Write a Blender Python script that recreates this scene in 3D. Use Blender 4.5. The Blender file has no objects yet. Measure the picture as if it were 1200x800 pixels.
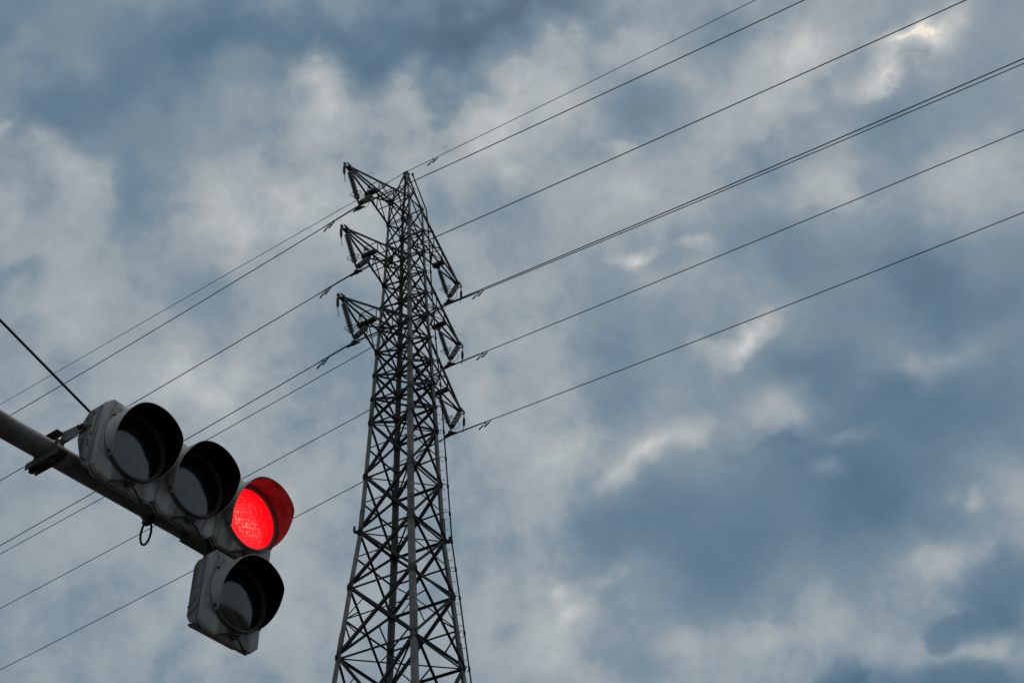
import bpy, math, random
from mathutils import Vector, Matrix
random.seed(7)
S = bpy.context.scene
COL = S.collection
V = Vector
EYE = 1.6                                    # camera height above the ground
f_px, pitch, roll = 1680.9, 0.682811, -0.050252

# ------------------------------------------------------------------ camera
cF = V((0, math.cos(pitch), math.sin(pitch)))
cU0 = V((0, -math.sin(pitch), math.cos(pitch)))
cR0 = V((1, 0, 0))
cR = math.cos(roll) * cR0 + math.sin(roll) * cU0
cU = -math.sin(roll) * cR0 + math.cos(roll) * cU0
cam_d = bpy.data.cameras.new('camera')
cam = bpy.data.objects.new('camera', cam_d)
COL.objects.link(cam)
m = Matrix((cR, cU, -cF)).transposed().to_4x4()
m.translation = (0, 0, EYE)
cam.matrix_world = m
cam_d.sensor_width = 36
cam_d.lens = f_px / 1200 * 36
cam_d.clip_start = 0.05
cam_d.clip_end = 6000
S.camera = cam

S.view_settings.view_transform = 'Standard'
S.view_settings.look = 'None'
S.view_settings.exposure = 0
S.view_settings.gamma = 1
S.view_settings.use_curve_mapping = False


def srgb(r, g, b):
    def c(x):
        x /= 255
        return x / 12.92 if x <= .04045 else ((x + .055) / 1.055) ** 2.4
    return (c(r), c(g), c(b), 1)


def ray(u, v):
    d = cF + cR * ((u - 600) / f_px) - cU * ((v - 400) / f_px)
    return d.normalized()


# ------------------------------------------------------------------ sky
SUN_EL, SUN_AZ = math.radians(58), math.radians(24)     # behind thick cloud, ahead of the viewer and to the right


def build_world():
    W = bpy.data.worlds.new('World')
    S.world = W
    W.use_nodes = True
    nt = W.node_tree
    nt.nodes.clear()
    N, L = nt.nodes.new, nt.links.new

    def math_(op, a, b=None, c=None):
        n = N('ShaderNodeMath')
        n.operation = op
        for i, q in enumerate((a, b, c)):
            if q is None:
                continue
            if hasattr(q, 'is_output'):
                L(q, n.inputs[i])
            else:
                n.inputs[i].default_value = q
        return n.outputs[0]

    out = N('ShaderNodeOutputWorld')
    bg = N('ShaderNodeBackground')
    L(bg.outputs[0], out.inputs[0])
    tc = N('ShaderNodeTexCoord')
    sep = N('ShaderNodeSeparateXYZ')
    L(tc.outputs['Generated'], sep.inputs[0])
    zc = math_('MAXIMUM', sep.outputs[2], 0.06)
    comb = N('ShaderNodeCombineXYZ')           # where the view direction meets a level cloud ceiling
    L(math_('DIVIDE', sep.outputs[0], zc), comb.inputs[0])
    L(math_('DIVIDE', sep.outputs[1], zc), comb.inputs[1])
    base = comb.outputs[0]
    dirv = tc.outputs['Generated']

    def noise(vec, scale, detail, rough, seed, dist=0.):
        n = N('ShaderNodeTexNoise')
        n.noise_dimensions = '3D'
        n.inputs['Scale'].default_value = scale
        n.inputs['Detail'].default_value = detail
        n.inputs['Roughness'].default_value = rough
        n.inputs['Distortion'].default_value = dist
        ad = N('ShaderNodeVectorMath')
        ad.operation = 'ADD'
        L(vec, ad.inputs[0])
        ad.inputs[1].default_value = (seed, seed * .7, 0)
        L(ad.outputs[0], n.inputs['Vector'])
        return n

    def warp(vec, scale, amp, seed, detail=2):
        n = noise(dirv, scale, detail, .5, seed)
        sb = N('ShaderNodeVectorMath')
        sb.operation = 'SUBTRACT'
        L(n.outputs['Color'], sb.inputs[0])
        sb.inputs[1].default_value = (.5, .5, .5)
        ml = N('ShaderNodeVectorMath')
        ml.operation = 'MULTIPLY_ADD'
        L(sb.outputs[0], ml.inputs[0])
        ml.inputs[1].default_value = (amp, amp * 1.5, 0)
        L(vec, ml.inputs[2])
        return ml.outputs[0]

    w1 = warp(base, 9, .036, 3.1, 1)
    w3 = warp(w1, 22, .10, 8.7, 6)
    w4 = warp(w3, 48, .07, 2.2, 5)

    # cloud masses: (x, y, rx, ry, angle, strength) where the photograph shows them, moved out to the cloud ceiling
    BL = CLOUDS
    acc = None

    def plane(u, v):
        d = ray(u, v)
        return d.x / d.z, d.y / d.z
    def forms(vec):
        sx = N('ShaderNodeSeparateXYZ')
        L(vec, sx.inputs[0])
        cl_ = N('ShaderNodeCombineXYZ')
        L(sx.outputs[0], cl_.inputs[0])
        L(sx.outputs[1], cl_.inputs[1])
        cl_.inputs[2].default_value = 1
        cq = N('ShaderNodeCombineXYZ')
        L(math_('MULTIPLY', sx.outputs[0], sx.outputs[0]), cq.inputs[0])
        L(math_('MULTIPLY', sx.outputs[0], sx.outputs[1]), cq.inputs[1])
        L(math_('MULTIPLY', sx.outputs[1], sx.outputs[1]), cq.inputs[2])
        return cl_.outputs[0], cq.outputs[0]
    lin, quad = forms(w3)
    lin4, quad4 = forms(w4)
    lv = lin
    for bi, (cx, cy, rx, ry, ang, amp, *crisp) in enumerate(BL):
        a = math.radians(ang)
        p0 = plane(cx, cy)
        ex = (math.cos(a), -math.sin(a))
        ey = (math.sin(a), math.cos(a))
        h = 4
        c1 = plane(cx + ex[0] * h, cy + ex[1] * h)
        c2 = plane(cx + ey[0] * h, cy + ey[1] * h)
        m00, m10 = (c1[0] - p0[0]) / h * rx, (c1[1] - p0[1]) / h * rx
        m01, m11 = (c2[0] - p0[0]) / h * ry, (c2[1] - p0[1]) / h * ry
        # ellipse axes from M M^T
        A = m00 * m00 + m01 * m01
        B = m00 * m10 + m01 * m11
        D = m10 * m10 + m11 * m11
        th = .5 * math.atan2(2 * B, A - D)
        l1 = (A + D) / 2 + math.hypot((A - D) / 2, B)
        l2 = max((A + D) / 2 - math.hypot((A - D) / 2, B), 1e-7)
        # squared elliptical distance as a quadratic form in the ceiling coordinates
        ct, st = math.cos(th), math.sin(th)
        qa = ct * ct / l1 + st * st / l2
        qc = st * st / l1 + ct * ct / l2
        qb = ct * st * (1 / l1 - 1 / l2)
        px, py = p0
        if bi and bi % 6 == 0:                   # evaluated in batches: keeps the node chain short on stack
            dv = N('ShaderNodeVectorMath')
            dv.operation = 'MULTIPLY_ADD'
            L(acc, dv.inputs[0])
            dv.inputs[1].default_value = (1e-7, 0, 0)
            L(lin, dv.inputs[2])
            lv = dv.outputs[0]
        d1 = N('ShaderNodeVectorMath')
        d1.operation = 'DOT_PRODUCT'
        L(lin4 if crisp else lv, d1.inputs[0])
        d1.inputs[1].default_value = (-2 * (qa * px + qb * py), -2 * (qb * px + qc * py), qa * px * px + 2 * qb * px * py + qc * py * py)
        d2 = N('ShaderNodeVectorMath')
        d2.operation = 'DOT_PRODUCT'
        L(quad4 if crisp else quad, d2.inputs[0])
        d2.inputs[1].default_value = (qa, 2 * qb, qc)
        r2 = math_('ADD', d2.outputs['Value'], d1.outputs['Value'])
        if crisp:                               # low scud with firm edges
            r2 = math_('MULTIPLY', r2, r2)
        g = math_('POWER', .42, r2)
        acc = math_('MULTIPLY_ADD', g, amp, acc if acc is not None else 0.50)

    n1 = noise(dirv, 7, 3, .5, 1.3)
    n2 = noise(dirv, 22, 7, .62, 7.9, .10)
    v = math_('MULTIPLY_ADD', math_('SUBTRACT', n1.outputs['Factor' if 'Factor' in n1.outputs else 'Fac'], .5), NOISE1, acc)
    # billows show where the cloud is lit, the dark rifts stay soft
    amp_ = N('ShaderNodeMapRange')
    amp_.interpolation_type = 'SMOOTHSTEP'
    amp_.inputs['From Min'].default_value = .34
    amp_.inputs['From Max'].default_value = .80
    amp_.inputs['To Min'].default_value = NOISE2 * .35
    amp_.inputs['To Max'].default_value = NOISE2 * 1.7
    L(v, amp_.inputs['Value'])
    v = math_('MULTIPLY_ADD', math_('SUBTRACT', n2.outputs['Factor' if 'Factor' in n2.outputs else 'Fac'], .5), amp_.outputs[0], v)
    # the ceiling thins and brightens towards the zenith
    zn = N('ShaderNodeMapRange')
    zn.interpolation_type = 'SMOOTHSTEP'
    zn.inputs['From Min'].default_value = .80
    zn.inputs['From Max'].default_value = .96
    zn.inputs['To Max'].default_value = .42
    L(sep.outputs[2], zn.inputs['Value'])
    v = math_('ADD', v, zn.outputs[0])
    rp = N('ShaderNodeValToRGB')
    rp.color_ramp.interpolation = 'LINEAR'
    stops = RAMP
    els = rp.color_ramp.elements
    while len(els) < len(stops):
        els.new(.5)
    for e, (p, c) in zip(els, stops):
        e.position = p
        e.color = srgb(*c)
    L(v, rp.inputs[0])
    sky = N('ShaderNodeTexSky')
    sky.sky_type = 'NISHITA'
    sky.sun_disc = False
    sky.sun_elevation = SUN_EL
    sky.sun_rotation = SUN_AZ
    sky.altitude = 50
    sky.air_density = 1
    sky.dust_density = 1.5
    sc = N('ShaderNodeVectorMath')
    sc.operation = 'SCALE'
    L(rp.outputs[0], sc.inputs[0])
    L(math_('MULTIPLY_ADD', zn.outputs[0], 22.0, 10.0), sc.inputs['Scale'])     # cloud luminance on the scale of the physical sky
    mx = N('ShaderNodeMix')
    mx.data_type = 'RGBA'
    mx.inputs['Factor'].default_value = .95
    L(sky.outputs[0], mx.inputs['A'])
    L(sc.outputs[0], mx.inputs['B'])
    L(mx.outputs['Result'], bg.inputs['Color'])
    bg.inputs['Strength'].default_value = .1


NOISE1, NOISE2 = .24, .58
RAMP = [(0.0, (58, 83, 102)), (.24, (86, 114, 134)), (.39, (110, 132, 148)), (.47, (126, 143, 155)), (.55, (148, 159, 166)),
        (.70, (168, 175, 178)), (.84, (186, 190, 191)), (.94, (206, 206, 200)), (1.0, (240, 232, 214))]
CLOUDS = [
    # dark rifts
    (235, 45, 50, 42, 0, -.16), (160, 98, 50, 38, 0, -.14), (55, 118, 55, 34, 0, -.16), (10, 20, 40, 40, 0, -.08),
    (350, 30, 95, 34, 0, -.18), (440, 66, 48, 40, 10, -.16), (530, 70, 52, 46, 20, -.28), (645, 22, 62, 32, -10, -.28),
    (560, 20, 60, 26, 0, -.12), (160, 215, 45, 45, 0, -.12), (150, 275, 40, 40, 0, -.10), (300, 180, 60, 34, 0, -.08),
    (770, 118, 46, 26, 10, -.18), (865, 18, 44, 24, 0, -.18), (1090, 130, 60, 36, -20, -.14), (1185, 40, 50, 60, 0, -.06),
    (905, 190, 18, 26, 20, -.12), (900, 285, 70, 28, -15, -.15), (722, 392, 48, 24, -15, -.14), (1055, 160, 40, 40, 0, -.12),
    (1105, 330, 120, 58, -10, -.24), (960, 440, 70, 34, -10, -.18), (722, 450, 42, 34, 0, -.10), (1150, 480, 90, 60, 0, -.22),
    (1010, 580, 130, 70, -20, -.26), (897, 527, 30, 12, 5, -.10, 1), (790, 610, 110, 46, -5, -.20), (840, 675, 90, 46, 10, -.20),
    (710, 625, 50, 34, 10, -.12), (1172, 690, 56, 40, 45, -.27, 1), (1110, 738, 34, 20, 10, -.22, 1), (1190, 735, 40, 30, 0, -.10, 1), (990, 795, 30, 24, 30, -.24, 1),
    (1110, 805, 110, 28, 0, -.30, 1), (735, 775, 40, 30, 0, -.12), (25, 312, 30, 12, 0, -.10), (240, 310, 34, 30, 0, -.10),
    (30, 720, 90, 70, 0, -.06), (1050, 470, 60, 50, 0, -.10), (1060, 580, 140, 70, 0, -.05),
    (110, 70, 190, 90, 0, -.07), (420, 40, 170, 50, 0, -.08), (1130, 380, 110, 110, 0, -.05),
    # lit cloud
    (190, 660, 260, 130, 0, .07), (330, 470, 120, 100, 0, .05),
    (320, 240, 160, 60, 20, .08), (570, 150, 150, 55, 15, .07),
    (381, 88, 26, 34, 15, .26), (385, 128, 42, 30, 0, .16), (485, 108, 34, 30, 20, .14), (80, 195, 40, 34, -30, .20),
    (8, 132, 16, 16, 0, .16), (40, 52, 36, 20, 15, .08), (6, 240, 24, 34, 0, .14), (45, 290, 40, 22, 0, .10),
    (60, 365, 60, 34, 10, .09), (280, 225, 66, 36, 0, .08), (285, 270, 36, 26, 0, .10),
    (360, 235, 50, 36, 0, .12), (225, 440, 62, 32, 15, .20), (430, 270, 44, 40, 0, .12), (590, 130, 90, 36, 12, .14),
    (640, 95, 50, 26, 0, .12), (735, 42, 44, 22, 10, .14), (742, 153, 22, 16, 15, .26), (618, 198, 26, 18, 0, .18),
    (690, 215, 50, 30, 0, .10), (940, 82, 46, 28, 15, .22), (1062, 62, 44, 17, 26, .46), (1085, 42, 40, 16, 30, .16),
    (770, 215, 50, 30, 0, .08), (980, 222, 46, 20, 0, .16), (1130, 190, 60, 42, 0, .12), (735, 297, 22, 9, 8, .42),
    (818, 277, 24, 10, 15, .22), (862, 398, 38, 15, 26, .42), (880, 376, 26, 12, 30, .16), (1085, 425, 64, 22, 12, .24),
    (920, 485, 56, 24, 18, .22), (815, 508, 24, 14, 30, .20), (772, 528, 20, 12, 30, .20), (735, 552, 30, 13, 28, .20), (668, 520, 36, 22, 20, .18),
    (1002, 517, 30, 10, 10, .16), (965, 556, 14, 9, 10, .20), (1132, 590, 15, 11, 0, .18), (1175, 560, 44, 34, 0, .16),
    (1100, 650, 24, 14, 0, .18), (735, 664, 20, 13, 20, .16), (655, 685, 14, 10, 0, .18), (682, 708, 20, 14, 20, .20),
    (800, 762, 16, 14, -30, .20), (884, 738, 22, 26, -35, .20), (960, 715, 70, 40, 15, .09), (1165, 755, 34, 16, 15, .12),
    (610, 500, 60, 90, 0, .14), (625, 740, 80, 70, 0, .14), (300, 590, 130, 70, 0, .06), (720, 230, 60, 30, 0, .06),
    (860, 130, 60, 40, 0, .08), (560, 330, 70, 60, 0, .10), (1120, 650, 70, 40, 0, .10),
]
build_world()

sd = bpy.data.lights.new('sun', 'SUN')
sd.energy = .55
sd.angle = math.radians(40)
sd.color = (1, .96, .9)
sun = bpy.data.objects.new('sun', sd)
COL.objects.link(sun)
sdir = V((math.sin(SUN_AZ) * math.cos(SUN_EL), math.cos(SUN_AZ) * math.cos(SUN_EL), math.sin(SUN_EL)))
sun.rotation_euler = sdir.to_track_quat('Z', 'Y').to_euler()
sun.location = (0, 0, 90)


# ------------------------------------------------------------------ helpers
class MB:
    """collects shapes that become ONE mesh object"""
    def __init__(s):
        s.v, s.f, s.mi, s.cur = [], [], [], 0

    def add(s, vs, fs):
        o = len(s.v)
        s.v += [V(q) for q in vs]
        for q in fs:
            s.f.append([o + i for i in q])
            s.mi.append(s.cur)

    def prism(s, poly, X, Y, Z, o, z0, z1):
        """polygon in (X, Y) extruded along Z from z0 to z1"""
        n = len(poly)
        vs = [o + X * a + Y * b + Z * z0 for a, b in poly] + [o + X * a + Y * b + Z * z1 for a, b in poly]
        fs = [list(range(n))[::-1], list(range(n, 2 * n))] + [[i, (i + 1) % n, n + (i + 1) % n, n + i] for i in range(n)]
        if X.cross(Y).dot(Z) * (z1 - z0) < 0:
            fs = [q[::-1] for q in fs]
        s.add(vs, fs)

    def loft(s, rings, cap=True, closed=False):
        n = len(rings[0])
        vs = [q for r in rings for q in r]
        fs = []
        m_ = len(rings)
        for j in range(m_ if closed else m_ - 1):
            k = (j + 1) % m_
            for i in range(n):
                fs.append([j * n + i, j * n + (i + 1) % n, k * n + (i + 1) % n, k * n + i])
        if cap and not closed:
            fs.append(list(range(n))[::-1])
            fs.append([(m_ - 1) * n + i for i in range(n)])
        s.add(vs, fs)

    def tube(s, pts, r, n=8, cap=True, closed=False):
        pts = [V(p) for p in pts]
        rings = []
        t0 = (pts[1] - pts[0]).normalized()
        ref = t0.orthogonal().normalized()
        m_ = len(pts)
        for i, p in enumerate(pts):
            if closed:
                t = (pts[(i + 1) % m_] - pts[i - 1]).normalized()
            else:
                t = (pts[min(i + 1, m_ - 1)] - pts[max(i - 1, 0)]).normalized()
            ref = (ref - t * ref.dot(t))
            ref = ref.normalized() if ref.length > 1e-6 else t.orthogonal().normalized()
            bi = t.cross(ref)
            rr = r[i] if isinstance(r, (list, tuple)) else r
            rings.append([p + (ref * math.cos(2 * math.pi * k / n) + bi * math.sin(2 * math.pi * k / n)) * rr for k in range(n)])
        s.loft(rings, cap, closed)

    def lathe(s, prof, o, axis, n=20, cap=True):
        """prof: list of (radius, height along axis)"""
        axis = V(axis).normalized()
        a = axis.orthogonal().normalized()
        b = axis.cross(a)
        s.loft([[o + axis * h + (a * math.cos(2 * math.pi * k / n) + b * math.sin(2 * math.pi * k / n)) * r for k in range(n)] for r, h in prof], cap)

    def angle(s, p0, p1, w, t, d1, d2=None):
        """L section bar; d1, d2 are the directions of its two flanges"""
        p0, p1 = V(p0), V(p1)
        z = (p1 - p0).normalized()
        d1 = V(d1)
        d1 = (d1 - z * d1.dot(z)).normalized()
        if d2 is None:
            d2 = z.cross(d1)
        else:
            d2 = V(d2)
            d2 = (d2 - z * d2.dot(z))
            d2 = (d2 - d1 * d2.dot(d1)).normalized() if d2.cross(d1).length > .2 else z.cross(d1)
        poly = [(0, 0), (w, 0), (w, t), (t, t), (t, w), (0, w)]
        s.prism(poly, d1, d2, z, p0, 0, (p1 - p0).length)

    def box(s, c, X, Y, Z, sx, sy, sz):
        s.prism([(-sx / 2, -sy / 2), (sx / 2, -sy / 2), (sx / 2, sy / 2), (-sx / 2, sy / 2)], X, Y, Z, V(c), -sz / 2, sz / 2)

    def build(s, name, mats, parent=None, smooth=False, bevel=0, seg=2, ang=35):
        me = bpy.data.meshes.new(name)
        me.from_pydata([tuple(q) for q in s.v], [], s.f)
        if not isinstance(mats, (list, tuple)):
            mats = [mats]
        for q in mats:
            me.materials.append(q)
        for p, i in zip(me.polygons, s.mi):
            p.material_index = i
        if smooth:
            me.polygons.foreach_set('use_smooth', [True] * len(me.polygons))
            me.set_sharp_from_angle(angle=math.radians(ang))
        me.update()
        o = bpy.data.objects.new(name, me)
        COL.objects.link(o)
        if parent is not None:
            o.parent = parent
        if bevel:
            b = o.modifiers.new('bevel', 'BEVEL')
            b.width = bevel
            b.segments = seg
            b.limit_method = 'ANGLE'
            b.angle_limit = math.radians(30)
        return o


def tag(o, label, cat, group=None):
    o['label'] = label
    o['category'] = cat
    if group:
        o['group'] = group
    return o


def empty(name, mw, label, cat, group=None):
    o = bpy.data.objects.new(name, None)
    o.empty_display_size = .3
    COL.objects.link(o)
    o.matrix_world = mw
    return tag(o, label, cat, group)


def copy_tree(o, parent=None):
    c = o.copy()
    COL.objects.link(c)
    if parent is not None:
        c.parent = parent
    for ch in list(o.children):
        copy_tree(ch, c)
    return c


# ------------------------------------------------------------------ materials
def mat(name, col, rough=.6, metal=0., spec=.5, dirt=None, dscale=6., damt=.5, bump=0., bscale=40., streak=False, detail=6):
    m_ = bpy.data.materials.new(name)
    m_.use_nodes = True
    nt = m_.node_tree
    N, L = nt.nodes.new, nt.links.new
    b = nt.nodes['Principled BSDF']
    b.inputs['Roughness'].default_value = rough
    b.inputs['Metallic'].default_value = metal
    b.inputs['Specular IOR Level'].default_value = spec
    b.inputs['Base Color'].default_value = (*col, 1)
    tc = N('ShaderNodeTexCoord')
    if dirt is not None:
        n = N('ShaderNodeTexNoise')
        n.inputs['Scale'].default_value = dscale
        n.inputs['Detail'].default_value = detail
        n.inputs['Roughness'].default_value = .65
        src = tc.outputs['Object']
        if streak:
            mp = N('ShaderNodeMapping')
            mp.inputs['Scale'].default_value = (1, 1, .18)
            L(src, mp.inputs[0])
            src = mp.outputs[0]
        L(src, n.inputs['Vector'])
        r = N('ShaderNodeMapRange')
        r.inputs['From Min'].default_value = .38
        r.inputs['From Max'].default_value = .68
        r.inputs['To Max'].default_value = damt
        L(n.outputs[0], r.inputs['Value'])
        mx = N('ShaderNodeMix')
        mx.data_type = 'RGBA'
        mx.inputs['A'].default_value = (*col, 1)
        mx.inputs['B'].default_value = (*dirt, 1)
        L(r.outputs[0], mx.inputs['Factor'])
        L(mx.outputs['Result'], b.inputs['Base Color'])
        rr = N('ShaderNodeMapRange')
        rr.inputs['To Min'].default_value = max(rough - .12, .05)
        rr.inputs['To Max'].default_value = min(rough + .18, 1)
        L(n.outputs[0], rr.inputs['Value'])
        L(rr.outputs[0], b.inputs['Roughness'])
    if bump:
        n2 = N('ShaderNodeTexNoise')
        n2.inputs['Scale'].default_value = bscale
        n2.inputs['Detail'].default_value = 5
        L(tc.outputs['Object'], n2.inputs['Vector'])
        bp = N('ShaderNodeBump')
        bp.inputs['Strength'].default_value = bump
        bp.inputs['Distance'].default_value = .01
        L(n2.outputs[0], bp.inputs['Height'])
        L(bp.outputs[0], b.inputs['Normal'])
    return m_


M = {}
M['steel'] = mat('shaded_weathered_steel', (.050, .048, .044), .7, 0, .2, (.018, .017, .016), 3, .8)  # silhouette shade put into the base colour; the mottle is weathering
M['steel_lit'] = mat('sky_lit_galvanised_steel', (.22, .213, .20), .7, 0, .25, (.075, .07, .065), 2.5, .75)  # paler copy of the tower steel, sky light put into the colour
M['insulator'] = mat('grey_porcelain_glaze', (.16, .157, .15), .35, 0, .4)
M['fitting'] = mat('dark_line_fitting', (.03, .029, .027), .6, 0, .2)
M['wire'] = mat('aged_aluminium_conductor', (.035, .035, .035), .6, 0, .2)
M['ground_wire'] = mat('thin_steel_earth_wire', (.10, .11, .12), .6, 0, .3)
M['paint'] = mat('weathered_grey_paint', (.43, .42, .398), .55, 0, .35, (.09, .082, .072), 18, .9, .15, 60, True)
M['paint_side'] = mat('darker_stained_paint', (.25, .243, .228), .6, 0, .3, (.06, .055, .05), 14, .9, .15, 70, True)  # stained like the doors, on a deeper grey base
M['visor_out'] = mat('grey_visor_paint', (.37, .363, .345), .5, 0, .35, (.13, .125, .115), 9, .5)
M['visor_in'] = mat('matt_black_visor_lining', (.004, .004, .004), .85, 0, .05)
M['visor_in_red'] = mat('glow_lightened_visor_lining', (.13, .13, .13), .35, 0, .4, (.012, .012, .012), 16, 1.0)  # paler, mottled lining: the red lamp's glow is put into the colour
M['rubber'] = mat('black_gasket_rubber', (.025, .025, .025), .6, 0, .3)
M['bolt'] = mat('rusty_bolt', (.05, .042, .036), .7, 0, .3)
M['mast'] = mat('dull_grey_mast_paint', (.13, .126, .118), .5, 0, .35, (.04, .037, .034), 9, .8, .1, 50)
M['bracket'] = mat('dirty_bracket_steel', (.075, .072, .067), .65, 0, .25, (.025, .023, .021), 16, .8)
M['rim'] = mat('grey_lens_rim', (.06, .058, .055), .5, 0, .3)
M['rim_red'] = mat('glow_lightened_lens_rim', (.16, .155, .15), .5, 0, .3)  # paler copy of the rim, the red lamp's light put into its colour
M['cable'] = mat('black_cable', (.015, .015, .015), .6, 0, .3)
M['asphalt'] = mat('asphalt', (.05, .05, .052), .9, 0, .3, (.035, .035, .036), 2, .8, .3, 90)
M['earth'] = mat('rough_grass_and_earth', (.035, .045, .022), .95, 0, .1, (.06, .05, .035), .35, .9, .4, 8)
M['concrete'] = mat('concrete', (.22, .21, .20), .9, 0, .3, (.15, .145, .135), 1.5, .7, .2, 30)
M['marking'] = mat('white_road_paint', (.75, .75, .73), .7, 0, .3, (.4, .4, .39), 5, .6)


def glass(name, col, rough, cell, amp):
    m_ = bpy.data.materials.new(name)
    m_.use_nodes = True
    nt = m_.node_tree
    N, L = nt.nodes.new, nt.links.new
    b = nt.nodes['Principled BSDF']
    b.inputs['Base Color'].default_value = (*col, 1)
    b.inputs['Roughness'].default_value = rough
    b.inputs['IOR'].default_value = 1.9
    tc = N('ShaderNodeTexCoord')
    n = N('ShaderNodeTexNoise')
    n.inputs['Scale'].default_value = cell
    n.inputs['Detail'].default_value = 3
    L(tc.outputs['Object'], n.inputs['Vector'])
    bp = N('ShaderNodeBump')
    bp.inputs['Strength'].default_value = amp
    bp.inputs['Distance'].default_value = .004
    L(n.outputs[0], bp.inputs['Height'])
    L(bp.outputs[0], b.inputs['Normal'])
    mr = N('ShaderNodeMapRange')
    mr.inputs['To Min'].default_value = rough * .6
    mr.inputs['To Max'].default_value = rough * 1.7
    L(n.outputs[0], mr.inputs['Value'])
    L(mr.outputs[0], b.inputs['Roughness'])
    return m_


M['lens_dark'] = glass('unlit_dusty_lens', (.013, .0115, .0095), .12, 30, .05)
M['lens_dark_arrow'] = glass('unlit_arrow_lens', (.008, .008, .008), .14, 30, .05)


def red_lens():
    m_ = bpy.data.materials.new('lit_red_lens')
    m_.use_nodes = True
    nt = m_.node_tree
    N, L = nt.nodes.new, nt.links.new
    b = nt.nodes['Principled BSDF']
    b.inputs['Base Color'].default_value = (.25, .01, .01, 1)
    b.inputs['Roughness'].default_value = .2
    tc = N('ShaderNodeTexCoord')
    # moulded prism grid of the lens, about 9 mm pitch
    mp = N('ShaderNodeMapping')
    mp.inputs['Rotation'].default_value = (0, math.radians(22), 0)
    L(tc.outputs['Object'], mp.inputs[0])
    sp = N('ShaderNodeSeparateXYZ')
    L(mp.outputs[0], sp.inputs[0])

    # the bulb's hot area lies low on one side of the lens
    vd = N('ShaderNodeVectorMath')
    vd.operation = 'DISTANCE'
    L(tc.outputs['Object'], vd.inputs[0])
    vd.inputs[1].default_value = (-.07, 0, -.06)
    hot = N('ShaderNodeMapRange')
    hot.interpolation_type = 'SMOOTHSTEP'
    hot.inputs['From Min'].default_value = .22
    hot.inputs['From Max'].default_value = .0
    L(vd.outputs['Value'], hot.inputs['Value'])
    vo = N('ShaderNodeTexVoronoi')
    vo.feature = 'F1'
    vo.inputs['Scale'].default_value = 52
    vo.inputs['Randomness'].default_value = .38
    L(mp.outputs[0], vo.inputs['Vector'])
    vs_ = N('ShaderNodeSeparateColor')
    L(vo.outputs['Color'], vs_.inputs[0])
    a1 = N('ShaderNodeMapRange')
    a1.inputs['From Min'].default_value = .15
    a1.inputs['From Max'].default_value = .95
    a1.inputs['To Min'].default_value = .15
    a1.inputs['To Max'].default_value = 1.0
    L(vs_.outputs[0], a1.inputs['Value'])
    dot = N('ShaderNodeMapRange')               # each facet is brightest at its middle
    dot.interpolation_type = 'SMOOTHSTEP'
    dot.inputs['From Min'].default_value = .62
    dot.inputs['From Max'].default_value = .12
    L(vo.outputs['Distance'], dot.inputs['Value'])
    a2 = N('ShaderNodeMath')
    a2.operation = 'MULTIPLY'
    L(a1.outputs[0], a2.inputs[0])
    L(dot.outputs[0], a2.inputs[1])
    a3 = N('ShaderNodeMath')
    a3.operation = 'MULTIPLY'
    L(a2.outputs[0], a3.inputs[0])
    L(hot.outputs[0], a3.inputs[1])
    mx = N('ShaderNodeMix')
    mx.data_type = 'RGBA'
    mx.clamp_factor = True
    mx.inputs['A'].default_value = (1, .0012, .005, 1)
    mx.inputs['B'].default_value = (1, .085, .05, 1)
    L(a3.outputs[0], mx.inputs['Factor'])
    L(mx.outputs['Result'], b.inputs['Emission Color'])
    st = N('ShaderNodeMapRange')
    st.inputs['From Min'].default_value = 0
    st.inputs['From Max'].default_value = 1
    st.inputs['To Min'].default_value = 1.5
    st.inputs['To Max'].default_value = 3.2
    L(hot.outputs[0], st.inputs['Value'])
    L(st.outputs[0], b.inputs['Emission Strength'])
    return m_


M['lens_red'] = red_lens()

# ------------------------------------------------------------------ ground, road
X3, Y3, Z3 = V((1, 0, 0)), V((0, 1, 0)), V((0, 0, 1))


def structure(mb, name, mt):
    o = mb.build(name, mt)
    o['kind'] = 'structure'
    return o


g = MB()
g.add([(-3000, -3000, 0), (3000, -3000, 0), (3000, 3000, 0), (-3000, 3000, 0)], [[0, 1, 2, 3]])
structure(g, 'ground', M['earth'])
ra = V((.813777, -.58098, 0)).normalized()      # the road runs square to the signal arm
rb = V((-ra.y, ra.x, 0))
rc = V((2.0, 8.5, 0))
g = MB()
g.add([rc + ra * a + rb * b + Z3 * .004 for a, b in ((-600, -6), (600, -6), (600, 6), (-600, 6))], [[0, 1, 2, 3]])
structure(g, 'road', M['asphalt'])
for sg, nm in ((-1, 'pavement'), (1, 'pavement')):
    g = MB()
    g.box(rc + rb * (sg * 7.6) + Z3 * .06, ra, rb, Z3, 1200, 2.9, .13)
    structure(g, nm, M['concrete'])
    g = MB()
    g.box(rc + rb * (sg * 6.07) + Z3 * .07, ra, rb, Z3, 1200, .15, .15)
    structure(g, 'kerb', M['concrete'])
g = MB()
for i in range(-30, 31):
    c = rc + ra * (i * 10) + Z3 * .008
    g.add([c + ra * a + rb * b for a, b in ((-2.5, -.075), (2.5, -.075), (2.5, .075), (-2.5, .075))], [[0, 1, 2, 3]])
structure(g, 'road_marking', M['marking'])

# ------------------------------------------------------------------ transmission tower
TB = V((-4.2089, 43.49506, 0))
psi = 0.489803
hd = lambda a: V((math.sin(a), math.cos(a), 0))
ha = hd(psi)
OFF = {'R': math.pi / 4, 'N': 3 * math.pi / 4, 'L': -3 * math.pi / 4, 'F': -math.pi / 4}
cdir = {k: hd(psi + a) for k, a in OFF.items()}
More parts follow.
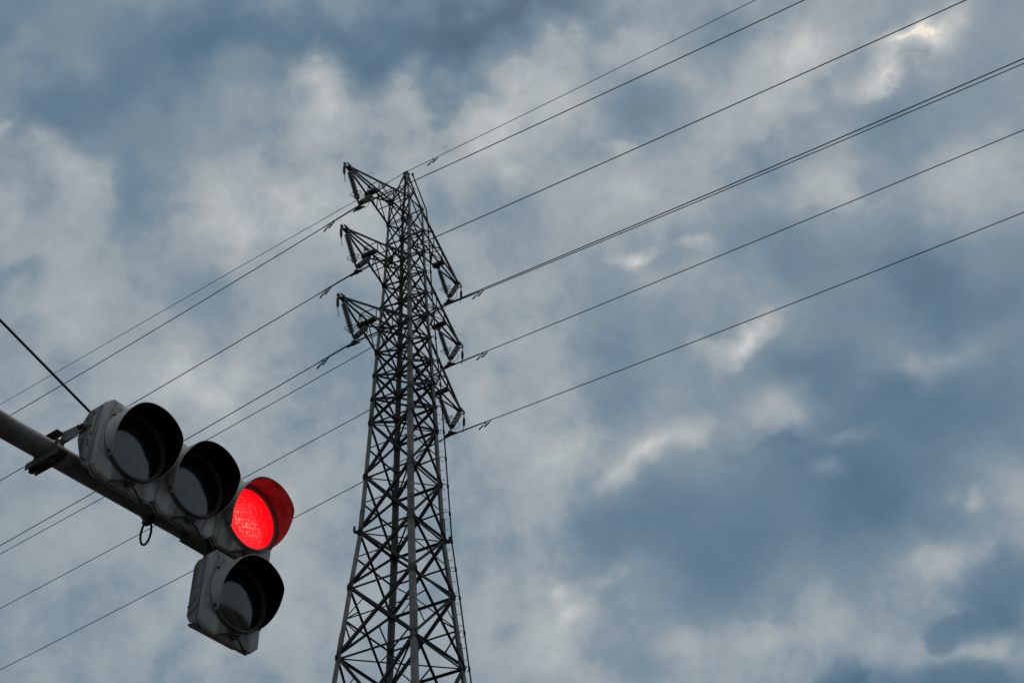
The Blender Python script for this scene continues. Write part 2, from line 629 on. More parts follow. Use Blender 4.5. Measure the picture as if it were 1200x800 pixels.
# (height above eye, half diagonal)
KEY = [(-1.55, 5.05), (2.6, 4.55), (7.6, 3.92), (12.8, 3.28), (17.6, 2.68), (21.89, 2.16), (24.53, 1.85), (26.75, 1.56), (29.09, 1.43), (31.50, 1.30),
       (32.60, 1.245), (33.74, 1.19), (34.86, 1.125), (36.02, 1.05), (37.19, .975), (38.35, .905), (39.49, .86), (40.62, .82),
       (41.76, .775), (43.0, .72), (44.1, .36), (45.0, .10)]
LC, LD, LE = 12, 15, 18


def node(c, i):
    z, r = KEY[i]
    return V(cdir[c] * r) + V((0, 0, z + EYE))


tower = empty('transmission_tower', Matrix.Translation(TB), 'dark steel lattice power pylon with three crossarms on each side', 'pylon')
faces = [('L', 'N'), ('N', 'R'), ('R', 'F'), ('F', 'L')]


def legw(i):
    return .075 + .115 * max(0, min(1, (22 - i) / 16.))


for c in 'LNRF':
    mb = MB()
    n_in = -cdir[c]
    t1 = hd(psi + OFF[c] + 3 * math.pi / 4)
    t2 = hd(psi + OFF[c] - 3 * math.pi / 4)
    for i in range(len(KEY) - 1):
        a, b = node(c, i), node(c, i + 1)
        w = legw(i) * (1.0 if i < 18 else .8)
        out = cdir[c] * .012
        mb.angle(a + out, b + out, w, .022, t1, t2)
    # splice plates with bolts
    for i in (5, 7, 9):
        p = node(c, i)
        ax = (node(c, i + 1) - node(c, i)).normalized()
        for t, o2 in ((t1, t2), (t2, t1)):
            nn = ax.cross(t).normalized()
            if nn.dot(cdir[c]) < 0:
                nn = -nn
            w = legw(i) * .8
            mb.box(p + cdir[c] * .022 + ax * .55 + t * (w * .5 + .01) + nn * .012, t, ax, nn, w, .75, .016)
            for k in range(6):
                for q in (.28, .72):
                    mb.lathe([(.016, 0), (.016, .022)], p + cdir[c] * .022 + ax * (.24 + k * .125) + t * (w * q + .01) + nn * .018, nn, 6)
    mb.build('leg', M['steel_lit'], tower)

for i in range(len(KEY) - 1):
    for (c0, c1) in faces:
        a0, a1, b0, b1 = node(c0, i), node(c1, i), node(c0, i + 1), node(c1, i + 1)
        fn = (cdir[c0] + cdir[c1]).normalized()
        sw = .05 + .05 * max(0, min(1, (18 - i) / 11.))
        mb = MB()
        if i < 20:
            mb.angle(a0 + fn * .02, b1 + fn * .02, sw, .012, (b0 - a1), -fn)
            mb.angle(a1 - fn * .02, b0 - fn * .02, sw, .012, (b1 - a0), fn)
        else:
            mb.angle(a0, b1, .045, .01, (b0 - a1), -fn)
        # girt at the head of the panel
        if i + 1 < len(KEY) - 1 and i + 1 != 20:
            mb.angle(b0 - fn * .035, b1 - fn * .035, sw * .82, .011, V((0, 0, -1)), -fn)
        h = (b0 - a0).length
        xc = (a0 + a1 + b0 + b1) * .25
        wa, wb = (a1 - a0).length, (b1 - b0).length
        tt = wa / (wa + wb)
        xc = a0 + (b1 - a0) * tt
        if h > 1.9:
            m0, m1 = a0 + (b0 - a0) * tt, a1 + (b1 - a1) * tt
            mb.angle(m0 + fn * .005, xc + fn * .005, .048, .009, V((0, 0, -1)), -fn)
            mb.angle(xc - fn * .005, m1 - fn * .005, .048, .009, V((0, 0, -1)), -fn)
        if i <= 5:
            for (ma, mbm, d0) in ((m0, a0, 1), (m1, a1, 1), (m0, b0, 1), (m1, b1, 1)):
                q = (mbm + xc) * .5
                mb.angle(ma, q, .042, .008, V((0, 0, -1)), -fn)
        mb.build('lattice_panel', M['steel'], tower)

# diaphragm bracing inside the shaft at the girts
for i in (5, 7, 8, 9, 12, 13, 15, 16, 18):
    mb = MB()
    mb.angle(node('L', i), node('R', i) + V((0, 0, .02)), .05, .009, V((0, 0, -1)))
    mb.angle(node('N', i) - V((0, 0, .03)), node('F', i) - V((0, 0, .03)), .05, .009, V((0, 0, -1)))
    mb.build('plan_brace', M['steel'], tower)

# gusset plates
for i in range(4, 20):
    if i in (20, 21):
        continue
    s_ = .30 if i in (6, 7, 8, 9) else (.26 if i in (12, 15, 18) else .17)
    for c in 'LNRF':
        mb = MB()
        p = node(c, i)
        for (c0, c1) in faces:
            if c in (c0, c1):
                o_ = c1 if c == c0 else c0
                fn = (cdir[c0] + cdir[c1]).normalized()
                tdir = (node(o_, i) - p).normalized()
                up = V((0, 0, 1))
                hx = s_ * .5
                poly = [(-.02, -hx * .6), (hx * .45, -hx), (hx * 1.25, -hx * .45), (hx * 1.25, hx * .45), (hx * .45, hx), (-.02, hx * .6)]
                mb.prism(poly, tdir, up, fn, p + fn * .036, 0, .012)
                if i < 12:
                    for k in range(-2, 3):
                        for q in (.25, .75):
                            mb.lathe([(.014, 0), (.014, .02)], p + fn * .048 + tdir * (hx * q) + up * (k * hx * .36 * (1 if q < .5 else .5)), fn, 6)
        mb.build('gusset_plate', M['steel_lit' if c == 'N' else 'steel'], tower)  # near-corner plates paler: sky light put into their colour

# peak cap
mb = MB()
pk = V((0, 0, 45.0 + EYE))
mb.box(pk, ha, ha.cross(Z3), Z3, .22, .22, .10)
mb.box(pk + V((0, 0, .10)), ha, ha.cross(Z3), Z3, .05, .14, .12)
mb.build('peak_cap', M['steel'], tower)

# crossarms
HX = 3.355                      # outward distance of the V-string clamp
hp = V((ha.y, -ha.x, 0))         # along the line
for lev in (LC, LD, LE):
    for sg in (-1, 1):
        cs = ('L', 'N') if sg < 0 else ('F', 'R')
        zt = KEY[lev][0] + EYE - .02
        tipc = V(ha * (sg * 4.16)) + V((0, 0, zt))
        arm = MB()
        low = [node(c, lev) for c in cs]
        upn = [node(c, lev + 1) for c in cs]
        side = []
        for lo, u_, wl, wu in zip(low, upn, (.085, .055), (.055, .105)):
            sd_ = 1 if lo.dot(hp) > 0 else -1
            side.append(sd_)
            tp = tipc + hp * (.07 * sd_)
            arm.angle(lo, tp, wl, .012, V((0, 0, 1)), -hp * sd_)
            arm.angle(u_, tp + V((0, 0, .06)), wu, .012, V((0, 0, -1)), -hp * sd_)
        # side lacing (between lower and upper chord), plan lacing
        fr = (.28, .52, .76)
        Lp = [[lo + (tipc - lo) * t for t in fr] for lo in low]
        Up = [[u_ + (tipc + V((0, 0, .06)) - u_) * t for t in fr] for u_ in upn]
        for k in (0, 1):
            for j in (0, 1):
                arm.angle(Lp[k][j], Up[k][j], .045, .008, hp * side[k])
            arm.angle(low[k], Up[k][0], .045, .008, hp * side[k])
            arm.angle(Lp[k][0], Up[k][1], .04, .008, hp * side[k])
        for j in (0, 1):
            arm.angle(Lp[0][j], Lp[1][j], .05, .008, V((0, 0, -1)))
            arm.angle(Up[0][j], Up[1][j], .04, .008, V((0, 0, -1)))
        arm.angle(low[0], Lp[1][0], .045, .008, V((0, 0, -1)))
        arm.angle(Lp[1][0], Lp[0][1], .045, .008, V((0, 0, -1)))
        arm.angle(Up[0][0], Lp[1][0], .035, .007, V((0, 0, -1)))
        arm.angle(Up[0][1], Lp[1][1], .035, .007, V((0, 0, -1)))
        ao = arm.build('crossarm', M['steel'], tower)
        pl = MB()
        pl.prism([(-.22, -.06), (.22, -.02), (.26, .05), (.05, .12), (-.30, .10)], ha * sg, V((0, 0, 1)), hp, tipc, -.09, -.075)
        pl.prism([(-.22, -.06), (.22, -.02), (.26, .05), (.05, .12), (-.30, .10)], ha * sg, V((0, 0, 1)), hp, tipc, .075, .09)
        pl.box(tipc + V((0, 0, .02)), ha, hp, Z3, .10, .16, .10)
        pl.tube([tipc + ha * (sg * .18), tipc + ha * (sg * .30) + V((0, 0, .03))], .035, 8)
        pl.build('tip_plate', M['fitting'], ao)
        # hanger beam that carries the inner insulator
        hb = MB()
        t_ = (2.58 - low[0].dot(ha) * sg) / (4.16 - low[0].dot(ha) * sg)
        q0, q1 = [lo + (tipc - lo) * t_ for lo in low]
        hb.box((q0 + q1) * .5 - V((0, 0, .05)), (q1 - q0).normalized(), ha, Z3, (q1 - q0).length + .06, .16, .13)
        hb.prism([(-.16, 0), (.16, 0), (.07, -.16), (-.07, -.16)], ha, Z3, hp, (q0 + q1) * .5 - V((0, 0, .10)), -.012, .012)
        hb.build('hanger_beam', M['fitting'], ao)

# climbing rail with pegs up the far-right leg
mb = MB()
offv = (cdir['R'] * .22 + V((.05, 0, 0)))
rail_k = lambda q: {4: .55, 5: .62, 6: .72, 7: .86}.get(q, .9 if q < 12 else .75)
pts = []
for i in range(4, 19):
    pts.append(node('R', i) + offv * rail_k(i))
pts.append(node('R', 19) + offv * .6)
pts.append(node('R', 20) + offv * .7)
pts.append(V((.27, 0.05, 45.0 + EYE)))
mb.tube(pts, .028, 6)
mb.lathe([(.05, -.06), (.05, .06)], pts[-1], Z3, 8)
rail = mb.build('climbing_rail', M['steel'], tower, True)
for i in range(4, 19):
    for k in range(2 if (KEY[i + 1][0] - KEY[i][0]) > 1.5 else 1):
        n_ = 2 if (KEY[i + 1][0] - KEY[i][0]) > 1.5 else 1
        a = node('R', i).lerp(node('R', i + 1), k / n_) if i < 18 else node('R', i)
        b = a + offv * (rail_k(i) + (rail_k(i + 1) - rail_k(i)) * k / n_)
        mb = MB()
        mb.tube([a, a.lerp(b, .4) + V((0, 0, .10)), a.lerp(b, .85) + V((0, 0, .08)), b], .016, 5)
        mb.lathe([(.045, -.06), (.045, .06)], b, Z3, 6)
        mb.build('stand_off', M['fitting'], rail)
mb = MB()
z = KEY[4][0]
while z < 41:
    for j in range(len(KEY) - 1):
        if KEY[j][0] <= z < KEY[j + 1][0]:
            p = node('R', j).lerp(node('R', j + 1), (z - KEY[j][0]) / (KEY[j + 1][0] - KEY[j][0]))
            mb.tube([p, p + cdir['R'] * .12], .010, 5)
            mb.tube([p + cdir['R'] * .12 - V((0, 0, .012)), p + cdir['R'] * .12 + V((0, 0, .03))], .012, 5)
    z += .42
o_ = mb.build('step_bolt', M['fitting'], tower)
o_['kind'] = 'stuff'
# anti-climb brackets at the waist
for c in 'LR':
    mb = MB()
    p = node(c, 7)
    d = cdir[c]
    mb.box(p + d * .08, d, d.cross(Z3), Z3, .18, .10, .08)
    mb.tube([p + d * .15, p + d * .165 + V((0, 0, .08)), p + d * .155 + V((0, 0, .22))], .045, 6)
    mb.build('waist_bracket', M['fitting'], tower)
for c in 'LNRF':
    mb = MB()
    p = node(c, 0)
    mb.lathe([(.55, 0), (.55, .32), (.5, .36)], V((p.x, p.y, -.05)), Z3, 24)
    mb.build('footing', M['concrete'], tower)

# ------------------------------------------------------------------ insulators: built once at the first crossarm, copied to the other five


def tower_frame(sg, lev):
    """x outward along the crossarm, z up, origin at crossarm level over the clamp"""
    X = ha * sg
    Y = Z3.cross(X)
    mw = Matrix((X, Y, Z3)).transposed().to_4x4()
    mw.translation = TB + ha * (sg * HX) + V((0, 0, KEY[lev][0] + EYE - .02))
    return mw


LAB = {(-1, LE): 'pair of ribbed insulators in a V under the topmost left crossarm',
       (-1, LD): 'pair of ribbed insulators in a V under the middle left crossarm',
       (-1, LC): 'pair of ribbed insulators in a V under the lowest left crossarm',
       (1, LE): 'pair of ribbed insulators in a V under the topmost right crossarm',
       (1, LD): 'pair of ribbed insulators in a V under the middle right crossarm',
       (1, LC): 'pair of ribbed insulators in a V under the lowest right crossarm'}
ins0 = empty('insulator_pair', Matrix.Identity(4), '', 'insulator', 'V insulator pairs under the crossarms')
for sx in (1, -1):
    top, bot = V((.79 * sx, 0, -.06 if sx > 0 else -.24)), V((.07 * sx, 0, -1.27))
    ax = (bot - top).normalized()
    Ln = (bot - top).length
    mb = MB()
    n_ = 15
    p0 = top + ax * .13
    step = (Ln - .24) / n_
    prof = [(.03, 0)]
    for k in range(n_):
        h = k * step
        prof += [(.07, h), (.075, h + step * .25), (.112, h + step * .55), (.114, h + step * .75), (.09, h + step * .82), (.065, h + step * .98)]
    prof += [(.03, n_ * step)]
    mb.lathe(prof, p0, ax, 14)
    st = mb.build('insulator_string', M['insulator'], ins0, True, ang=50)
    mb = MB()
    mb.tube([top, top + ax * .16], .035, 6)
    mb.tube([bot - ax * .13, bot], .04, 6)
    mb.build('end_fitting', M['fitting'], st)
    # arcing horn loop round the live end
    mb = MB()
    c_ = bot - ax * .34
    e_ = ax.orthogonal().normalized()
    e2 = V((0, 1, 0))
    e_ = ax.cross(e2).normalized()
    loop = [c_ + e_ * (.25 * math.cos(t)) + e2 * (.25 * math.sin(t)) for t in [2 * math.pi * k / 22 for k in range(22)]]
    mb.tube(loop, .011, 5, closed=True)
    mb.tube([loop[5], bot - ax * .05], .010, 5)
    mb.tube([loop[16], bot - ax * .05], .010, 5)
    mb.build('arcing_ring', M['fitting'], st, True)
mb = MB()
mb.prism([(-.12, .03), (.12, .03), (.05, -.09), (-.05, -.09)], X3, Z3, Y3, V((0, 0, -1.28)), -.012, .012)
mb.tube([(0, 0, -1.34), (0, 0, -1.55)], .025, 6)
mb.build('yoke_plate', M['fitting'], ins0)
mb = MB()
mb.tube([(0, -.28, -1.66), (0, -.14, -1.615), (0, 0, -1.60), (0, .14, -1.615), (0, .28, -1.66)], [.03, .05, .07, .05, .03], 8)
mb.box((0, 0, -1.57), X3, Y3, Z3, .10, .16, .16)
mb.build('suspension_clamp', M['fitting'], ins0, True)
# spark-gap rod hanging outside the tip
mb = MB()
mb.tube([(.98, 0, .02), (1.06, 0, .0), (1.10, 0, -.08), (1.09, 0, -.16)], .018, 6)
mb.lathe([(.02, 0), (.045, .05), (.055, .12), (.055, .36), (.04, .44), (.02, .5)], V((1.09, 0, -.14)), (-.06, 0, -1), 10)
mb.tube([(1.06, 0, -.62), (1.03, 0, -.74), (.97, 0, -.98)], .014, 5)
mb.build('arrester_rod', M['fitting'], ins0, True)
first = True
for lev in (LE, LD, LC):
    for sg in (-1, 1):
        o = ins0 if first else copy_tree(ins0)
        first = False
        o.matrix_world = tower_frame(sg, lev)
        o['label'] = LAB[(sg, lev)]

# ------------------------------------------------------------------ power lines
AL, AR = -0.978053, 2.113104
WL = {  # clamp (outward x, height above eye), left slope/curvature, right slope/curvature
    (-1, LE): ((-.050656, .000748), (-.06549, .000569)),
    (-1, LD): ((-.053245, .000392), (-.056387, .000445)),
    (-1, LC): ((-.070378, .000573), (-.057079, .000598)),
    (1, LE): ((-.058281, .000399), (-.058918, .000506)),
    (1, LD): ((-.0572, .000244), (-.035709, .000249)),
    (1, LC): ((-.067134, .000408), (-.037307, .000401))}
CL = {(-1, LE): (-3.395, 40.228), (-1, LD): (-3.39, 36.731), (-1, LC): (-3.308, 33.363),
      (1, LE): (3.21, 39.86), (1, LD): (3.40, 36.671), (1, LC): (3.42, 33.206)}
LL = {(-1, LE): 'dark cable clamped under the topmost left crossarm of the pylon',
      (-1, LD): 'dark cable clamped under the middle left crossarm of the pylon',
      (-1, LC): 'dark cable clamped under the lowest left crossarm of the pylon',
      (1, LE): 'dark cable clamped under the topmost right crossarm of the pylon',
      (1, LD): 'dark cable clamped under the middle right crossarm of the pylon',
      (1, LC): 'dark cable clamped under the lowest right crossarm of the pylon'}


def damper(par, p, d, s_=1.0):
    """stockbridge damper hung under the wire at p, wire direction d"""
    mb = MB()
    dn = V((0, 0, -1))
    q = p + dn * .08 * s_
    mb.tube([p + V((0, 0, .03)), q], .028 * s_, 6)
    dl = d if d.dot(hd(AL)) > 0 else -d
    r_ = p - dl * .30 * s_ + dn * .05 * s_
    mb.tube([q, p + dn * .10 * s_ - dl * .15 * s_, r_], .012 * s_, 5)
    for a in (q, r_):
        b = a + dl * .34 * s_ + dn * .20 * s_
        mb.tube([a, a.lerp(b, .45), b], [.014 * s_, .03 * s_, .034 * s_], 7)
    mb.build('vibration_damper', M['fitting'], par, True)


def line(name, P0, left, right, rad, label, cat, group, mt, damp=True, armor=True):
    def at(side, s_):
        A, (m_, k_) = (AL, left) if side == 0 else (AR, right)
        return P0 + hd(A) * s_ + V((0, 0, m_ * s_ + k_ * s_ * s_))
    pts = [at(0, s_) for s_ in [170 - 5 * i for i in range(33)] + [4, 2.5, 1.2, .5]] + [P0] + \
          [at(1, s_) for s_ in (.5, 1.2, 2.5, 4)] + [at(1, 6 + 3 * i) for i in range(24)]
    mb = MB()
    mb.tube([p - P0 for p in pts], rad, 6)
    o = mb.build(name, mt, None, True)
    o.location = P0
    tag(o, label, cat, group)
    if armor:
        mb = MB()
        mb.tube([at(0, s_) - P0 for s_ in (1.9, 1.4, .7, .3)] + [V((0, 0, 0))] + [at(1, s_) - P0 for s_ in (.3, .7, 1.4, 1.9)], [rad, rad * 1.5] + [rad * 1.6] * 5 + [rad * 1.5, rad], 7)
        mb.build('armour_rods', mt, o, True)
    if damp:
        for side in (0, 1):
            for s_ in [q + .12 * side for q in damp]:
                p = at(side, s_) - P0
                d = (at(side, s_ + .5) - at(side, s_)).normalized()
                damper(o, p, d, .9)
    return o


for key in WL:
    x_, z_ = CL[key]
    P0 = TB + ha * x_ + V((0, 0, z_ + EYE))
    line('power_line', P0, *WL[key], .019, LL[key], 'power line', 'power lines through the pylon', M['wire'], (1.5,))
P0 = TB + V((0, 0, 45.13 + EYE))
line('ground_wire', P0, (.0042, -.00019), (-.033761, .000528), .0145, 'thin wire running over the very top of the pylon', 'ground wire', None, M['ground_wire'], (1.3,), False)

# ------------------------------------------------------------------ traffic signals
SP = V((-1.693909, 5.180348, 3.715615 + EYE))
e1 = V((.579952, .813477, -.043717)).normalized()        # along the arm
en = V((.813777, -.58098, -.015147)).normalized()        # where the lamps face
eu = e1.cross(en) * 1.0
if eu.z < 0:
    eu = -eu
eu.normalize()
SIG = Matrix((e1, -en, eu)).transposed().to_4x4()        # local x along arm, -y lamps face, z up
SIG.translation = SP
PITCH = .3562


def L3(a, n, u):                                       # (along, front, up) -> local
    return V((a, -n, u))


def visor_h(phi):
    tab = [(0, .150), (50, .150), (62, .146), (72, .128), (82, .110), (90, .098), (100, .082), (110, .066), (120, .050), (128, .035), (133, .018), (134.5, 0.0)]
    p = abs(phi)
    for (p0, h0), (p1, h1) in zip(tab, tab[1:]):
        if p <= p1:
            return h0 + (h1 - h0) * (p - p0) / (p1 - p0)
    return 0


def lamp(root, a, u, lens_mat, lens_bulge, back, inner, end_left, latch=True):
    """one lamp section: housing, door, rim, lens, visor; a, u = its centre"""
    o = L3(a, 0, u)
    X, Z, Yf = V((1, 0, 0)), V((0, 0, 1)), V((0, -1, 0))
    hw = .1745
    mb = MB()
    # body: side profile (front, up) extruded along the arm
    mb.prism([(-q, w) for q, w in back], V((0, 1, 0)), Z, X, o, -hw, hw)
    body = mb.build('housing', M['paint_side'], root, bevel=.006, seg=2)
    mb = MB()
    chf = .036
    mb.prism([(-hw - .002 + chf, -.206), (hw + .002 - chf, -.206), (hw + .002, -.206 + chf), (hw + .002, .197 - chf), (hw + .002 - chf, .197),
              (-hw - .002 + chf, .197), (-hw - .002, .197 - chf), (-hw - .002, -.206 + chf)], X, Z, Yf, o, -.068, -.056)
    mb.build('box_lip', M['paint_side'], body, bevel=.0015, seg=1)
    # raised seam flange where the door shuts
    mb = MB()
    ch = .036
    def octo(w, tp, bt, c):
        return [(-w + c, bt), (w - c, bt), (w, bt + c), (w, tp - c), (w - c, tp), (-w + c, tp), (-w, tp - c), (-w, bt + c)]
    mb.prism(octo(hw - .006, .189, -.198, ch), X, Z, Yf, o, -.057, -.0455)
    mb.build('seam_flange', M['rubber'], body, bevel=.002, seg=1)
    mb = MB()
    # door: chamfered square, drawn in slightly to its front
    def oct_at(ang_, w, tp, bt, c):
        # point of the octagon outline in direction ang_
        pl_ = octo(w, tp, bt, c)
        dx, dz = math.cos(ang_), math.sin(ang_)
        best = 9
        for (xa, za), (xb, zb) in zip(pl_, pl_[1:] + pl_[:1]):
            den = dx * (zb - za) - dz * (xb - xa)
            if abs(den) < 1e-9:
                continue
            t_ = (xa * (zb - za) - za * (xb - xa)) / den
            k_ = (xa * dz - za * dx) / den
            if t_ > 0 and -1e-6 <= k_ <= 1 + 1e-6:
                best = min(best, t_)
        return dx * best, dz * best
    T_, B_ = .198, -.207
    crn = [math.atan2(z_, x_) for x_, z_ in octo(hw + .003, T_, B_, ch)]
    angs = sorted(set([round(a_, 5) for a_ in crn] + [round(-math.pi + 2 * math.pi * k / 48, 5) for k in range(48)]))
    r0 = [o + X * x + Z * z + Yf * -.046 for x, z in (oct_at(a_, hw + .003, T_, B_, ch) for a_ in angs)]
    r1 = [o + X * x + Z * z + Yf * -.027 for x, z in (oct_at(a_, hw + .003, T_, B_, ch) for a_ in angs)]
    r2 = [o + X * x + Z * z + Yf * -.023 for x, z in (oct_at(a_, hw - .001, T_ - .004, B_ + .004, ch) for a_ in angs)]
    r3 = [o + (X * math.cos(a_) + Z * math.sin(a_)) * .168 + Yf * -.006 for a_ in angs]
    mb.loft([r0, r1, r2, r3])
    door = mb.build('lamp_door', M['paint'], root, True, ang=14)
    if latch:
        mb = MB()
        arc = [o + X * (-.085 + .19 * t) + Z * (-.222 + .040 * math.sin(math.pi * min(1, t * 1.05)) - .012 * t) + Yf * (-.016 + .014 * math.sin(math.pi * t)) for t in [i / 12 for i in range(13)]]
        mb.tube(arc, .0055, 6)
        mb.box(o + X * .005 + Z * -.184 + Yf * -.004, X, Z, Yf, .022, .036, .016)
        mb.tube([o + X * -.02 + Z * -.190 + Yf * .004, o + X * .035 + Z * -.180 + Yf * .004], .007, 6)
        mb.build('latch', M['rubber'], door, True)
    # rim
    mb = MB()
    prof = [(.1670, -.006), (.1655, .012), (.1635, .015), (.158, .015), (.157, .010), (.152, .010), (.150, .004), (.150, -.004)]
    mb.lathe(prof, o, Yf, 64, cap=False)
    rim = mb.build('lens_rim', M['rim_red'] if lens_mat is M['lens_red'] else M['rim'], root, True, ang=30)
    # lens: shallow dome
    Lb = MB()
    R_ = (.150 ** 2 + lens_bulge ** 2) / (2 * lens_bulge)
    prof = []
    for k in range(13):
        r = .150 * (1 - k / 12.) + .0005
        prof.append((r, math.sqrt(max(R_ * R_ - r * r, 0)) - (R_ - lens_bulge) + .002))
    Lb.lathe(prof, V((0, 0, 0)), V((0, -1, 0)), 64)
    lens = Lb.build('lens', lens_mat, root, True, ang=60)
    lens.location = o
    # visor: cut-away hood, grey outside and black inside, lightened as glow at the red lamp
    mb = MB()
    n_ = 76
    outer0, outer1, inner1, inner0 = [], [], [], []
    ro, ri = .1690, .1662
    for k in range(n_ + 1):
        phi = -134.5 + 269 * k / n_
        th = math.radians(90 + phi)
        d = X * math.cos(th) + Z * math.sin(th)
        h = visor_h(phi) * .93
        dr = Z * (-.010)                            # hood droops a little
        outer0.append(o + d * ro + Yf * .001)
        outer1.append(o + d * ro + Yf * (.002 + h) + dr * (h / .15))
        inner1.append(o + d * ri + Yf * (.002 + h) + dr * (h / .15))
        inner0.append(o + d * ri + Yf * .001)
    vs = outer0 + outer1 + inner1 + inner0
    m1 = n_ + 1
    for k in range(n_):
        pass
    mb.cur = 0
    mb.add(vs, [[k, k + 1, m1 + k + 1, m1 + k] for k in range(n_)] + [[m1 + k, m1 + k + 1, 2 * m1 + k + 1, 2 * m1 + k] for k in range(n_)])
    mb.cur = 1
    o_i = len(mb.v)
    mb.add(vs, [[2 * m1 + k, 2 * m1 + k + 1, 3 * m1 + k + 1, 3 * m1 + k] for k in range(n_)])
    vis = mb.build('visor', [M['visor_out'], inner], root, True, ang=40)
    for phi in (-126, -60, 60, 126):
        th = math.radians(90 + phi)
        d = X * math.cos(th) + Z * math.sin(th)
        mb = MB()
        mb.lathe([(.0085, 0), (.0085, .005), (.005, .009)], o + d * (ro - .001) + Yf * .014, d, 8)
        mb.build('screw', M['bolt'], vis)
    return body, door


BACK3 = [(-.052, .168), (-.146, .167), (-.184, .115), (-.193, .032), (-.124, -.136), (-.052, -.178)]
BACK1 = [(-.052, .160), (-.108, .160), (-.132, .132), (-.128, -.125), (-.108, -.160), (-.052, -.188)]

tl = empty('traffic_light', SIG, 'grey horizontal three-lamp traffic light with its rightmost lamp lit red', 'traffic light')
for i in range(3):
    red = i == 2
    body, door = lamp(tl, i * PITCH, 0, M['lens_red'] if red else M['lens_dark'], .019, BACK3, M['visor_in_red'] if red else M['visor_in'], i == 0)
    if i == 0:
        # pressed end plate of the box
        mb = MB()
        pol = [(.075, .140), (.135, .140), (.168, .100), (.176, .030), (.150, -.035), (.122, -.105), (.075, -.135)]
        mb.prism(pol, V((0, 1, 0)), Z3, V((-1, 0, 0)), V((-.1745, 0, 0)), 0, .006)
        ep = mb.build('end_plate', M['paint_side'], tl, bevel=.004)
        mb = MB()
        pol = [(.128, -.095), (.160, -.02), (.168, .012), (.145, .012), (.128, -.005)]
        mb.prism(pol, V((0, 1, 0)), Z3, V((-1, 0, 0)), V((-.1805, 0, 0)), 0, .004)
        mb.build('recess_shade', M['bracket'], ep, bevel=.003)  # dark raised plate standing in for the shade of a recess
        for yy, zz in ((.094, .128), (.112, -.108), (.100, .06), (.085, .01), (.098, -.02), (.090, -.045)):
            mb = MB()
            mb.lathe([(.006, 0), (.006, .004)], V((-.1805, yy, zz)), V((-1, 0, 0)), 8)
            mb.build('rivet', M['bolt'], ep)
# strap joining the end plate to the mast bracket
mb = MB()
mb.prism([(.12, .055), (.118, .068), (.132, .086), (.176, .096), (.30, .108), (.292, .034), (.255, .036), (.18, .040)], V((0, 1, 0)), Z3, V((-1, 0, 0)), V((-.183, 0, 0)), .002, .008)
strap = mb.build('end_strap', M['mast'], tl, bevel=.002)
for yy, zz in ((.137, .066), (.162, .070)):
    mb = MB()
    mb.lathe([(.011, 0), (.011, .010), (.007, .016)], V((-.192, yy, zz)), V((-1, 0, 0)), 6)
    mb.build('bolt', M['bolt'], strap)
mb = MB()
mb.box(V((-.203, .345, .106)), X3, Y3, Z3, .034, .095, .006)
mb.box(V((-.188, .345, .098)), X3, Y3, Z3, .006, .090, .014)
mb.build('strap_flange', M['bracket'], strap)
mb = MB()
mb.box(V((-.205, .262, .000)), X3, Y3, Z3, .022, .026, .075)
mb.box(V((-.225, .262, -.020)), X3, Y3, Z3, .055, .05, .010)
mb.build('strap_post', M['bracket'], strap)

SA, SU = .7079, -.4318
m2 = SIG @ Matrix.Translation(V((SA, 0, SU)))
al = empty('arrow_light', m2, 'grey single-lamp signal head, unlit, hanging below the red lamp', 'traffic light')
lamp(al, 0, 0, M['lens_dark_arrow'], .040, BACK1, M['visor_in'], True)
mb = MB()
mb.prism([(.112, -.160), (.052, -.190), (.048, -.206), (.112, -.180), (.122, -.166)], V((0, 1, 0)), Z3, V((1, 0, 0)), V((0, 0, 0)), -.165, .10)
mb.build('drip_plate', M['rubber'], al, bevel=.003)
mb = MB()
for zz, yy in ((.05, .10), (-.05, .095), (-.11, .10)):
    pass
mb.tube([V((-.176, .085 + .02 * math.cos(t), .03 + .022 * math.sin(t))) for t in [math.pi * (.9 + i / 8) for i in range(9)]], .004, 5)
mb.tube([V((-.176, .075, -.02)), V((-.178, .085, -.05)), V((-.176, .105, -.075)), V((-.176, .125, -.085))], .004, 5)
mb.tube([V((-.176, .065, -.09)), V((-.178, .085, -.115)), V((-.176, .11, -.13))], .004, 5)
mb.build('side_trim', M['paint_side'], al, True)
# hanger from the arm
mb = MB()
mb.box(V((-.135, .10, .235)), X3, Y3, Z3, .035, .012, .20)
mb.box(V((.10, .10, .235)), X3, Y3, Z3, .035, .012, .20)
mb.box(V((-.02, .17, .310)), X3, Y3, Z3, .34, .16, .012)
mb.build('hanger_bracket', M['bracket'], al, bevel=.002)

# ------------------------------------------------------------------ mast: pole, arm, brackets, stay
ms = empty('signal_mast', SIG, 'long round grey steel arm carrying the traffic light from the left', 'signal mast')
ARM_N = -.25


def armpt(s_):
    return L3(s_, ARM_N, -.066 + (s_ + .55) * .014)


mb = MB()
mb.tube([armpt(-5.6), armpt(-3), armpt(-1), armpt(0), armpt(.5), armpt(.89)], [.066, .060, .054, .051, .050, .049], 28)
mb.build('arm', M['mast'], ms, True)
mb = MB()
mb.lathe([(.052, -.02), (.054, 0), (.052, .03)], armpt(.88), V((1, 0, 0)), 20)
mb.build('arm_cap', M['bracket'], ms, True)
iv = SIG.inverted()
pole_top = armpt(-5.6) + L3(0, 0, 2.3)
wbase = SIG @ armpt(-5.6)
p0, p1 = iv @ V((wbase.x, wbase.y, 0)), iv @ V((wbase.x, wbase.y, wbase.z + 2.35))
mb = MB()
mb.tube([p0, p0.lerp(p1, .3), p1], [.14, .125, .09], 28)
mb.build('pole', M['mast'], ms, True)
mb = MB()
mb.lathe([(.26, 0), (.26, .04), (.15, .05), (.15, .3)], p0, (p1 - p0), 24)
mb.build('base_plate', M['bracket'], ms)
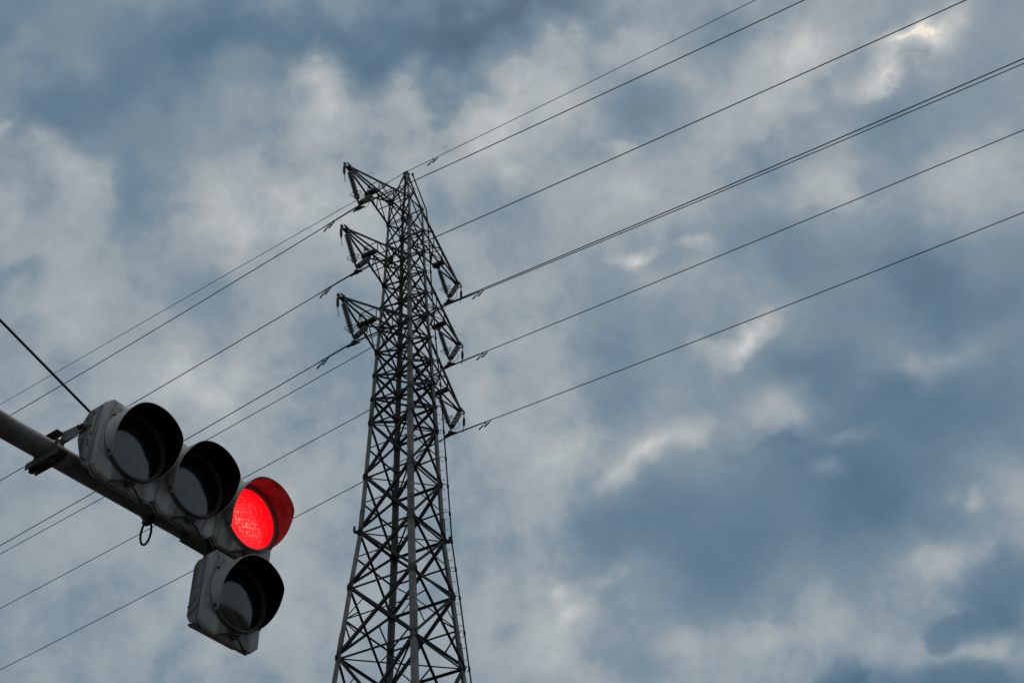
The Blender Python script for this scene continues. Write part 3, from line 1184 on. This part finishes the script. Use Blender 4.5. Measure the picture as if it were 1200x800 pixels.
# stay cable to the pole head
a_, b_ = L3(.86, ARM_N, -.02), iv @ V((wbase.x, wbase.y, wbase.z + 2.07))
q_a, q_b = L3(-.657, ARM_N, .427), L3(-.119, ARM_N, .257)
dirv = (q_a - q_b) / (q_a.x - q_b.x)
a_ = q_b + dirv * (.86 - q_b.x)
b_ = q_b + dirv * (-5.55 - q_b.x)
mb = MB()
mb.tube([a_, b_], .0062, 8)
mb.build('stay_cable', M['cable'], ms, True)
mb = MB()
mb.lathe([(.06, -.03), (.06, .03)], armpt(.86), V((1, 0, 0)), 20)
mb.build('stay_collar', M['bracket'], ms, True)
# clamp channels under the arm with posts up to the light
for s_, full in ((-.275, True), (.78, False)):
    ap = armpt(s_)
    mb = MB()
    mb.box(ap + L3(0, .028, -.060), X3, Y3, Z3, .060, .215, .007)
    mb.box(ap + L3(-.0265, .028, -.076), X3, Y3, Z3, .007, .215, .025)
    mb.box(ap + L3(.0265, .028, -.076), X3, Y3, Z3, .007, .215, .025)
    ch_ = mb.build('clamp_channel', M['bracket'], ms)
    for off in (-.068, .066):
        mb = MB()
        mb.tube([ap + L3(0, off, -.088), ap + L3(0, off, .030)], .008, 6)
        mb.lathe([(.016, 0), (.016, .014)], ap + L3(0, off, -.090), Z3, 6)
        mb.build('u_bolt', M['bolt'], ch_)
# collar with ring for the hanging loop
mb = MB()
mb.lathe([(.0535, -.012), (.0565, -.010), (.0565, .010), (.0535, .012)], armpt(.325), V((1, 0, 0)), 24, cap=False)
mb.box(armpt(.325) + L3(0, .0, -.062), X3, Y3, Z3, .03, .05, .025)
mb.build('arm_collar', M['rubber'], ms, True)

mb = MB()
lp = armpt(.325) + L3(0, 0, -.126)
mb.tube([L3(.012 * math.cos(t), .020 * math.cos(t), .064 * math.sin(t)) for t in [2 * math.pi * k / 32 for k in range(32)]], .0055, 8, closed=True)
cl = mb.build('cable_loop', M['cable'], None, True)
cl.matrix_world = SIG @ Matrix.Translation(lp)
tag(cl, 'small black oval cable loop hanging under the signal arm', 'cable loop')
